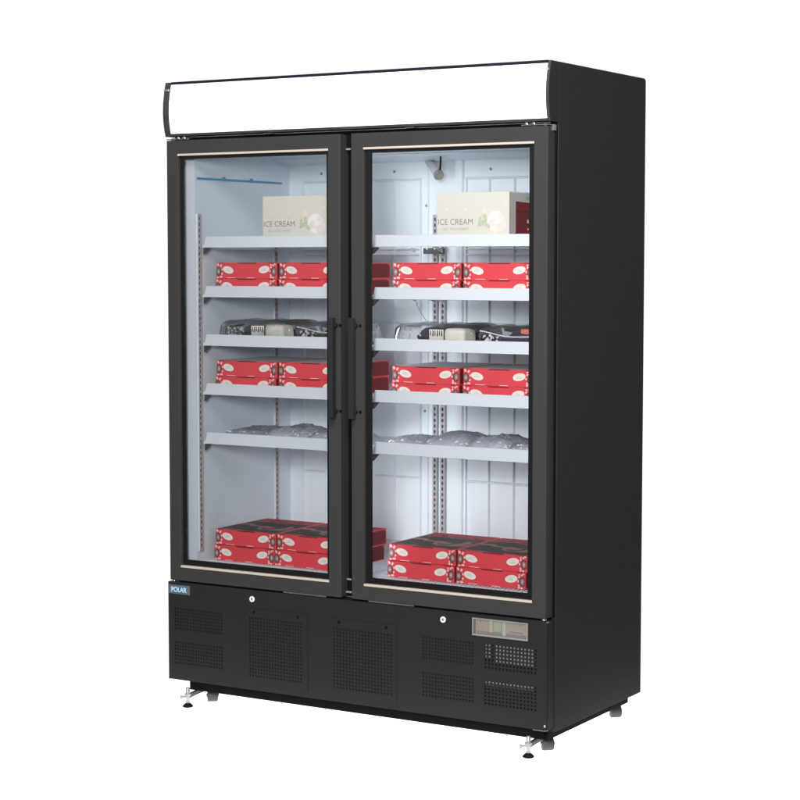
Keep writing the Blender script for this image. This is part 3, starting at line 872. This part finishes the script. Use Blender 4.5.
# ------------------------------------------------------------------ the goods
BW, BD, BH = 0.2310, 0.285, 0.0495
def red_box_mesh(top='toppic'):
    b = MB()
    hx, hy = BW / 2, BD / 2
    # card body with a chamfer on the upright edges (tuck flaps) and a separate lid line
    ch = 0.004
    poly = [(-hx + ch * .3, -hy), (hx - ch * .3, -hy), (hx, -hy + ch * .3), (hx, hy - ch), (hx - ch, hy), (-hx + ch, hy), (-hx, hy - ch), (-hx, -hy + ch * .3)]
    b.prism(poly, 2, 0.0, BH, M['red'], 0.0006)
    y = -hy - 0.0003
    # ovals
    for s in (-1, 1):
        b.ell(s * 0.0690, 0.0285 if s > 0 else 0.0270, 0.0208, 0.0110, y, M['cream'], -13 if s < 0 else 11)
        for k in range(3):
            b.flat([(s * 0.07 - 0.011 + 0.003 * k, 0.0245 + 0.003 * k), (s * 0.07 + 0.009 - 0.002 * k, 0.0245 + 0.003 * k), (s * 0.07 + 0.009 - 0.002 * k, 0.0252 + 0.003 * k), (s * 0.07 - 0.011 + 0.003 * k, 0.0252 + 0.003 * k)], y - 0.0002, M['greyink'])
        # biscuit with icing star at the corner
        cx = s * (hx - 0.0095)
        lo, hi = (-hx + 0.0006, hx - 0.0006)
        for k in range(9):
            a = 2 * math.pi * k / 9 + 0.3
            px, pz = cx + 0.0145 * math.cos(a), 0.0225 + 0.0195 * math.sin(a)
            if abs(px) < hx - 0.003:
                b.ell(px, pz, 0.0026, 0.0036, y - 0.0001, M['pinkwhite'], math.degrees(a), 10, (lo, hi, 0.001, BH - 0.001))
        b.ell(cx, 0.0225, 0.0110, 0.0140, y - 0.0003, M['brown'], 0, 20, (lo, hi, 0.001, BH - 0.001))
        for k in range(5):
            a = math.pi * k / 5 + 0.2
            ux, uz = math.cos(a), math.sin(a)
            L, w = 0.0080, 0.00045
            q = [(cx + ux * L - uz * w, 0.0225 + uz * L * 1.3 + ux * w), (cx + ux * L + uz * w, 0.0225 + uz * L * 1.3 - ux * w),
                 (cx - ux * L + uz * w, 0.0225 - uz * L * 1.3 - ux * w), (cx - ux * L - uz * w, 0.0225 - uz * L * 1.3 + ux * w)]
            q = [(min(max(u, lo), hi), w_) for u, w_ in q]
            b.flat(q, y - 0.0005, M['pinkwhite'])
        b.ell(s * (hx - 0.020), BH - 0.007, 0.0030, 0.0022, y - 0.0001, M['pinkwhite'], 30 * s, 10)
        b.ell(s * (hx - 0.006), BH - 0.004, 0.0036, 0.0020, y - 0.0001, M['pinkwhite'], -30 * s, 10)
        b.ell(s * (hx - 0.021), 0.005, 0.0030, 0.0036, y - 0.0001, M['pinkwhite'], 0, 10)
    # small print along the foot, tuck slots along the top edge
    for x0, x1 in ((-0.075, -0.043), (0.004, 0.032)):
        b.flat([(x0, 0.0016), (x1, 0.0016), (x1, 0.0032), (x0, 0.0032)], y, M['pinkwhite'])
    for x0, x1, h in ((-0.032, 0.040, 0.0030), (0.085, 0.1150, 0.0018), (-0.108, -0.085, 0.0018)):
        b.flat([(x0, BH - h), (x1, BH - h), (x1 - 0.003, BH - 0.0004), (x0 + 0.003, BH - 0.0004)], y, M['maroon'])
    # top print
    b.add([(-hx + 0.004, -hy + 0.003, BH + 0.0003), (hx - 0.004, -hy + 0.003, BH + 0.0003), (hx - 0.004, hy - 0.005, BH + 0.0003), (-hx + 0.004, hy - 0.005, BH + 0.0003)], [(0, 1, 2, 3)], M[top])
    # end flaps (both ends), red darkened to stand for their shade
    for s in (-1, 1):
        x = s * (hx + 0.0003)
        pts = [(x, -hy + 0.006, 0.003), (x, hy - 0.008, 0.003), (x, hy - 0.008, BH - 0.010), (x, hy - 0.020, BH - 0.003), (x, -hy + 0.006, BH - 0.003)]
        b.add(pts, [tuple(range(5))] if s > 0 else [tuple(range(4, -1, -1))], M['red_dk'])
    return b
protos = {}
def red_box(cx, yf, z, label, group, rz=0.0, top='toppic'):
    if top not in protos:
        o = red_box_mesh(top).build('dessert_box'); protos[top] = o
    else:
        o = protos[top].copy(); COL.objects.link(o)
    o.location = (cx, yf + BD / 2, z)
    o.rotation_euler = (0, 0, R(rz))
    tag(o, label, 'box', group)
    return o
SZ = [z + 0.0077 for z in SHELF_Z]
RZ = 0.4580 + 0.0056
SPOTS = [
    ('second shelf', 'left', SZ[1], 0.110, (0.2215, 0.4630)), ('second shelf', 'right', SZ[1], 0.110, (0.8740, 1.1155)),
    ('fourth shelf', 'left', SZ[3], 0.110, (0.2190, 0.4600)), ('fourth shelf', 'right', SZ[3], 0.110, (0.8710, 1.1140)),
    ('bottom rack', 'left', RZ, 0.117, (0.2030, 0.4385)), ('bottom rack', 'right', RZ, 0.117, (0.8510, 1.0890))]
for sname, side, z, yf, xs in SPOTS:
    for ci, cx in enumerate(xs):
        for lv in (0, 1):
            col = 'left' if ci == 0 else 'right'
            row = 'upper' if lv else 'lower'
            lab = f'{row} {col} red dessert box of the four on the {sname} behind the {side} door'
            dx = 0.004 if (sname == 'bottom rack' and lv) else 0
            red_box(cx + random.uniform(-.0012, .0012) + dx, yf + random.uniform(-.0015, .0015) + (0.004 if lv else 0), z + lv * (BH + 0.0008), lab,
                    'red dessert boxes stacked in the freezer', random.uniform(-.5, .5), 'toppic' if sname == 'bottom rack' else 'paletop')

# ---- ice cream cartons
CW, CD, CH = 0.2390, 0.185, 0.1490
def carton_mesh():
    b = MB()
    hx, hy = CW / 2, CD / 2
    b.box(-hx, hx, -hy, hy, 0, CH, M['carton'], 0.0012)
    y = -hy - 0.0003
    b.text('ICE CREAM', 0.0245, -hx + 0.003, 0.0555, y, M['textink'], 'LEFT', 0.97, bold=0.0)
    b.text('ALL YOU WANT', 0.0118, -hx + 0.020, 0.0390, y, M['textink2'], 'LEFT', 0.95, extra=0.06)
    # printed picture: scoops in a wafer with mint leaves
    b.ell(0.076, 0.0640, 0.028, 0.030, y, M['scoop'], 0, 28)
    b.ell(0.094, 0.0520, 0.019, 0.016, y - 0.0002, M['scoop2'], 20, 20)
    b.ell(0.068, 0.0600, 0.016, 0.011, y - 0.0003, M['scoop2'], 10, 20)
    b.ell(0.088, 0.0760, 0.017, 0.012, y - 0.0004, M['scoop2'], -20, 20)
    b.ell(0.072, 0.0820, 0.014, 0.010, y - 0.0005, M['scoop'], 0, 20)
    b.ell(0.082, 0.0640, 0.012, 0.008, y - 0.0006, M['scoop'], 15, 20)
    b.flat([(0.054, 0.0005), (0.086, 0.0005), (0.101, 0.033), (0.047, 0.033)], y - 0.0007, M['cone'])
    for q, (cx, cz, a, l, w) in enumerate([(0.030, 0.060, 35, 0.0150, 0.0060), (0.042, 0.074, 110, 0.0135, 0.0055), (0.046, 0.055, -40, 0.016, 0.0055), (0.024, 0.070, 70, 0.010, 0.004)]):
        b.ell(cx, cz, l, w, y - 0.0008 - 0.0001 * q, M['leaf'], a, 16)
    b.ell(0.040, 0.0960, 0.0115, 0.0052, y - 0.0013, M['scoop2'], -60, 16)
    b.ell(0.034, 0.0900, 0.0085, 0.0045, y - 0.0014, M['pinkwhite'], -50, 16)
    for cx, cz, a in ((-0.085, 0.099, 10), (-0.022, 0.098, -20), (0.118 - 0.008, 0.113, 0)):
        b.ell(cx, cz, 0.007, 0.0036, y, M['petal'], a, 12)
    # right end: grey card with a red printed panel
    x = hx + 0.0003
    b.add([(x, -hy + .003, .003), (x, hy - .003, .003), (x, hy - .003, CH - .003), (x, -hy + .003, CH - .003)], [(0, 1, 2, 3)], M['carton_side'])
    x += 0.0003
    b.add([(x, -0.052, .008), (x, hy - .006, .008), (x, hy - .006, .118), (x, -0.052, .122)], [(0, 1, 2, 3)], M['red_dk'])
    x += 0.0003
    b.add([(x, -0.052, .091), (x, hy - .006, .089), (x, hy - .006, .094), (x, -0.052, .096)], [(0, 1, 2, 3)], M['maroon'])
    b.add([(x, -0.056, .026), (x, hy - .006, .024), (x, hy - .006, .029), (x, -0.056, .031)], [(0, 1, 2, 3)], M['maroon'])
    for yy, zz, w, h in ((0.018, 0.060, 0.012, 0.010), (0.034, 0.060, 0.009, 0.010), (0.050, 0.058, 0.012, 0.014), (0.020, 0.040, 0.010, 0.005), (0.036, 0.040, 0.012, 0.005)):
        b.add([(x, yy, zz), (x, yy + w, zz), (x, yy + w * .8, zz + h), (x, yy + w * .1, zz + h)], [(0, 1, 2, 3)], M['pinkwhite'])
    b.add([(x, 0.01, .128), (x, .05, .127), (x, .045, .136), (x, .014, .136)], [(0, 1, 2, 3)], M['greyink'])
    return b
c1 = carton_mesh().build('ice_cream_carton')
c1.location = (0.4140, 0.100 + CD / 2, SZ[0])
tag(c1, 'cream ice cream carton on the top shelf behind the left door', 'carton', 'ice cream cartons on the top shelves')
c2 = c1.copy(); COL.objects.link(c2)
c2.location = (1.0370, 0.100 + CD / 2, SZ[0])
tag(c2, 'cream ice cream carton with its red end showing, top shelf behind the right door', 'carton', 'ice cream cartons on the top shelves')

# ---- clear plastic packs on the third shelf
def lumpy(b, cx, cy, cz, rx, ry, rz, m, seed, amp=0.25, nu=18, nv=10, smooth=True):
    rnd = random.Random(seed)
    ph = [(rnd.uniform(2, 7), rnd.uniform(2, 7), rnd.uniform(0, 6.28), rnd.uniform(.4, 1)) for _ in range(5)]
    vs = []; fs = []
    for j in range(nv + 1):
        t = math.pi * j / nv
        for i in range(nu):
            a = 2 * math.pi * i / nu
            k = 1 + amp * sum(w * math.sin(p * t * 1.3 + r_) * math.cos(round(q) * a + r_) for p, q, r_, w in ph) / 3
            x, y, z = rx * k * math.sin(t) * math.cos(a), ry * k * math.sin(t) * math.sin(a), rz * k * math.cos(t)
            vs.append((cx + x, cy + y, max(cz + z, cz - rz * 0.96)))
    for j in range(nv):
        for i in range(nu):
            fs.append((j * nu + i, (j + 1) * nu + i, (j + 1) * nu + (i + 1) % nu, j * nu + (i + 1) % nu))
    b.add(vs, fs, m, smooth)

def dome(w, d, h, inset, m, wave=0.0):
    """clear lid: rounded sloping dome"""
    b = MB()
    bm = bmesh.new()
    nx, ny = 28, 16
    grid = []
    for i in range(nx + 1):
        row = []
        for k in range(ny + 1):
            u, v = -1 + 2 * i / nx, -1 + 2 * k / ny
            e = (1 - abs(u) ** 14) * (1 - abs(v) ** 10)
            z = h * max(0, e) ** 0.30
            z += wave * math.sin(u * 9 + v * 3) * max(0, e)
            row.append(bm.verts.new((u * w / 2, v * d / 2, z)))
        grid.append(row)
    for i in range(nx):
        for k in range(ny):
            bm.faces.new((grid[i][k], grid[i + 1][k], grid[i + 1][k + 1], grid[i][k + 1]))
    bmesh.ops.solidify(bm, geom=bm.faces[:], thickness=0.0006)
    b.bm(bm, m, True)
    return b

def pack_a():
    w, d, h = 0.285, 0.200, 0.074
    e = empty('cake_pack', (0, 0, 0))
    b = MB()
    b.box(-w / 2, w / 2, -d / 2, d / 2, 0.0, 0.005, M['clear'], 0.001)
    b.build('tray', e)
    b = MB()
    lumpy(b, -0.030, -0.01, 0.034, 0.060, 0.075, 0.029, M['cake'], 3, 0.12)
    lumpy(b, 0.045, 0.035, 0.040, 0.075, 0.050, 0.030, M['cake'], 5, 0.10)
    b.box(-0.035, -0.008, -0.085, -0.030, 0.006, 0.056, M['cake'], 0.006)
    b.build('dark_cake', e)
    b = MB()
    b.box(0.030, 0.100, -0.086, -0.005, 0.006, 0.060, M['creamblock'], 0.012, 3)
    b.build('sponge_slice', e)
    b = MB()
    lumpy(b, 0.085, 0.015, 0.062, 0.050, 0.050, 0.013, M['berry'], 9, 0.2)
    lumpy(b, 0.02, 0.03, 0.062, 0.050, 0.045, 0.010, M['berry'], 10, 0.2)
    b.build('berry_topping', e)
    b = MB()
    for k in range(34):
        x, z = random.uniform(-0.105, -0.045), random.uniform(0.014, 0.050)
        b.ell(x, z, random.uniform(.002, .005), random.uniform(.0015, .004), -0.0880 - 0.00002 * k, M['white_fleck'], random.uniform(0, 180), 8)
    b.build('printed_flowers', e)
    b = MB()
    b.box(-0.014, 0.034, -0.0915, -0.0895, 0.018, 0.056, M['cream'], 0.0004, 1)
    for k in range(6):
        x = -0.010 + k * 0.0074
        b.box(x, x + 0.0030 + 0.0008 * (k % 2), -0.0921, -0.0916, 0.038 - 0.002 * (k % 2), 0.0535, M['cake'])
    b.build('label_strip', e)
    dome(w, d, h, 0, M['clear'], 0.0015).build('clear_lid', e)
    return e
def pack_b():
    w, d, h = 0.205, 0.200, 0.070
    e = empty('cake_pack', (0, 0, 0))
    b = MB()
    b.box(-w / 2, w / 2, -d / 2, d / 2, 0.0, 0.005, M['clear'], 0.001)
    b.build('tray', e)
    b = MB()
    lumpy(b, 0.028, -0.005, 0.033, 0.062, 0.080, 0.029, M['cake'], 13, 0.08)
    b.box(-0.030, 0.092, -0.086, 0.05, 0.006, 0.036, M['cake'], 0.006)
    b.build('dark_cake', e)
    b = MB()
    lumpy(b, -0.03, 0.02, 0.058, 0.035, 0.05, 0.010, M['berry'], 29, 0.2)
    b.build('berry_topping', e)
    b = MB()
    for k in range(26):
        x, z = random.uniform(-0.085, -0.035), random.uniform(0.012, 0.044)
        b.ell(x, z, random.uniform(.002, .006), random.uniform(.0015, .005), -0.0880 - 0.00002 * k, M['white_fleck'], random.uniform(0, 180), 8)
    b.build('printed_flowers', e)
    b = MB()
    pts = [(-0.095 + 0.19 * t, -0.0875, 0.046 + 0.009 * math.cos(t * 5.0) * (1 - t) - 0.006 * t) for t in [i / 14 for i in range(15)]]
    b.tube(pts, 0.0022, M['white_fleck'], 8)  # white tube stands for the highlight along the lid's wavy ridge
    b.build('ridge_highlight', e)
    b = MB()
    b.box(0.030, 0.085, -0.070, -0.0685, 0.047, 0.062, M['orange'], 0.0005, 1)
    b.build('label_strip', e)
    dome(w, d, h, 0, M['clear'], 0.0015).build('clear_lid', e)
    return e
def copy_tree(o, parent=None):
    c = o.copy(); COL.objects.link(c); c.parent = parent
    for ch in list(o.children): copy_tree(ch, c)
    return c
pa, pb = pack_a(), pack_b()
g = 'clear cake packs on the third shelves'
pa.location = (0.2530, 0.205, SZ[2])
tag(pa, 'clear pack with pale sponge slice on the third shelf behind the left door', 'cake pack', g)
pb.location = (0.5050, 0.205, SZ[2])
tag(pb, 'clear pack of dark cake with orange label on the third shelf behind the left door', 'cake pack', g)
pa2, pb2 = copy_tree(pa), copy_tree(pb)
pa2.location = (0.8980, 0.205, SZ[2])
tag(pa2, 'clear pack with pale sponge slice on the third shelf behind the right door', 'cake pack', g)
pb2.location = (1.1480, 0.205, SZ[2])
tag(pb2, 'clear pack of dark cake with orange label on the third shelf behind the right door', 'cake pack', g)

# ---- wrapped goods in clear bags on the fifth shelf
def bag(cx, w, d, h, seed, label, cy=0.215):
    e = empty('clear_bag', (cx, cy, SZ[4]))
    b = MB()
    rnd = random.Random(seed)
    n = 3
    for k in range(n):
        x = -w * 0.30 + w * 0.60 * k / (n - 1)
        lumpy(b, x, rnd.uniform(-.02, .02), h * 0.42, w * 0.20, d * 0.36, h * 0.36, M['greylabel'], seed + k, 0.15)
    b.build('bag_contents', e)
    b = MB()
    nx, ny = 48, 36
    from mathutils import noise
    vs = []; fs = []
    for i in range(nx + 1):
        for k in range(ny + 1):
            u, v = -1 + 2 * i / nx, -1 + 2 * k / ny
            env = (max(0, 1 - abs(u) ** 3.0) ** 0.5) * (max(0, 1 - abs(v) ** 3.5) ** 0.5)
            p = Vector((u * w * 12 + seed, v * d * 12, seed * 1.7))
            z = h * env * (0.92 + 0.16 * noise.noise(p * 0.6)) + 0.006 * env * abs(noise.noise(p * 2.3)) + 0.006 * env * abs(noise.noise(p * 5.0)) + 0.003 * env * noise.noise(p * 11.0) + 0.001
            vs.append((u * w / 2 * (1 + 0.05 * noise.noise(p * 0.7)), v * d / 2, max(z, 0.0008)))
    for i in range(nx):
        for k in range(ny):
            a = i * (ny + 1) + k
            fs.append((a, a + ny + 1, a + ny + 2, a + 1))
    b.add(vs, fs, M['polybag'], True)
    for k in range(8):
        x, z = rnd.uniform(-w * .4, w * .4), rnd.uniform(0.026, h * 0.80)
        y = -d / 2 * (0.97 - 0.45 * (z / h) ** 3) + rnd.uniform(-.003, .003)
        b.rot_box((x, y, z), (rnd.uniform(.002, .006), 0.0003, rnd.uniform(.0008, .0020)),
                  Matrix.Rotation(rnd.uniform(-.6, .6), 3, 'Y') @ Matrix.Rotation(rnd.uniform(-.5, .1), 3, 'X'), M['white_fleck'])
    b.build('bag_film', e)
    tag(e, label, 'bag', 'clear bags of frozen food on the fifth shelves')
bag(0.195, 0.195, 0.215, 0.038, 2, 'flattest clear bag, against the left wall on the fifth shelf behind the left door')
bag(0.352, 0.180, 0.215, 0.050, 5, 'clear bag second from the left wall, fifth shelf behind the left door')
bag(0.515, 0.180, 0.215, 0.047, 8, 'clear bag third from the left wall, fifth shelf behind the left door')
bag(0.790, 0.150, 0.215, 0.040, 11, 'clear bag at the left end of the fifth shelf behind the right door')
bag(0.930, 0.175, 0.215, 0.056, 14, 'tallest clear bag on the fifth shelf, second from left behind the right door')
bag(1.075, 0.170, 0.215, 0.053, 17, 'clear bag third from the left on the fifth shelf behind the right door')
bag(1.190, 0.120, 0.215, 0.046, 20, 'narrow clear bag at the right end of the fifth shelf behind the right door')
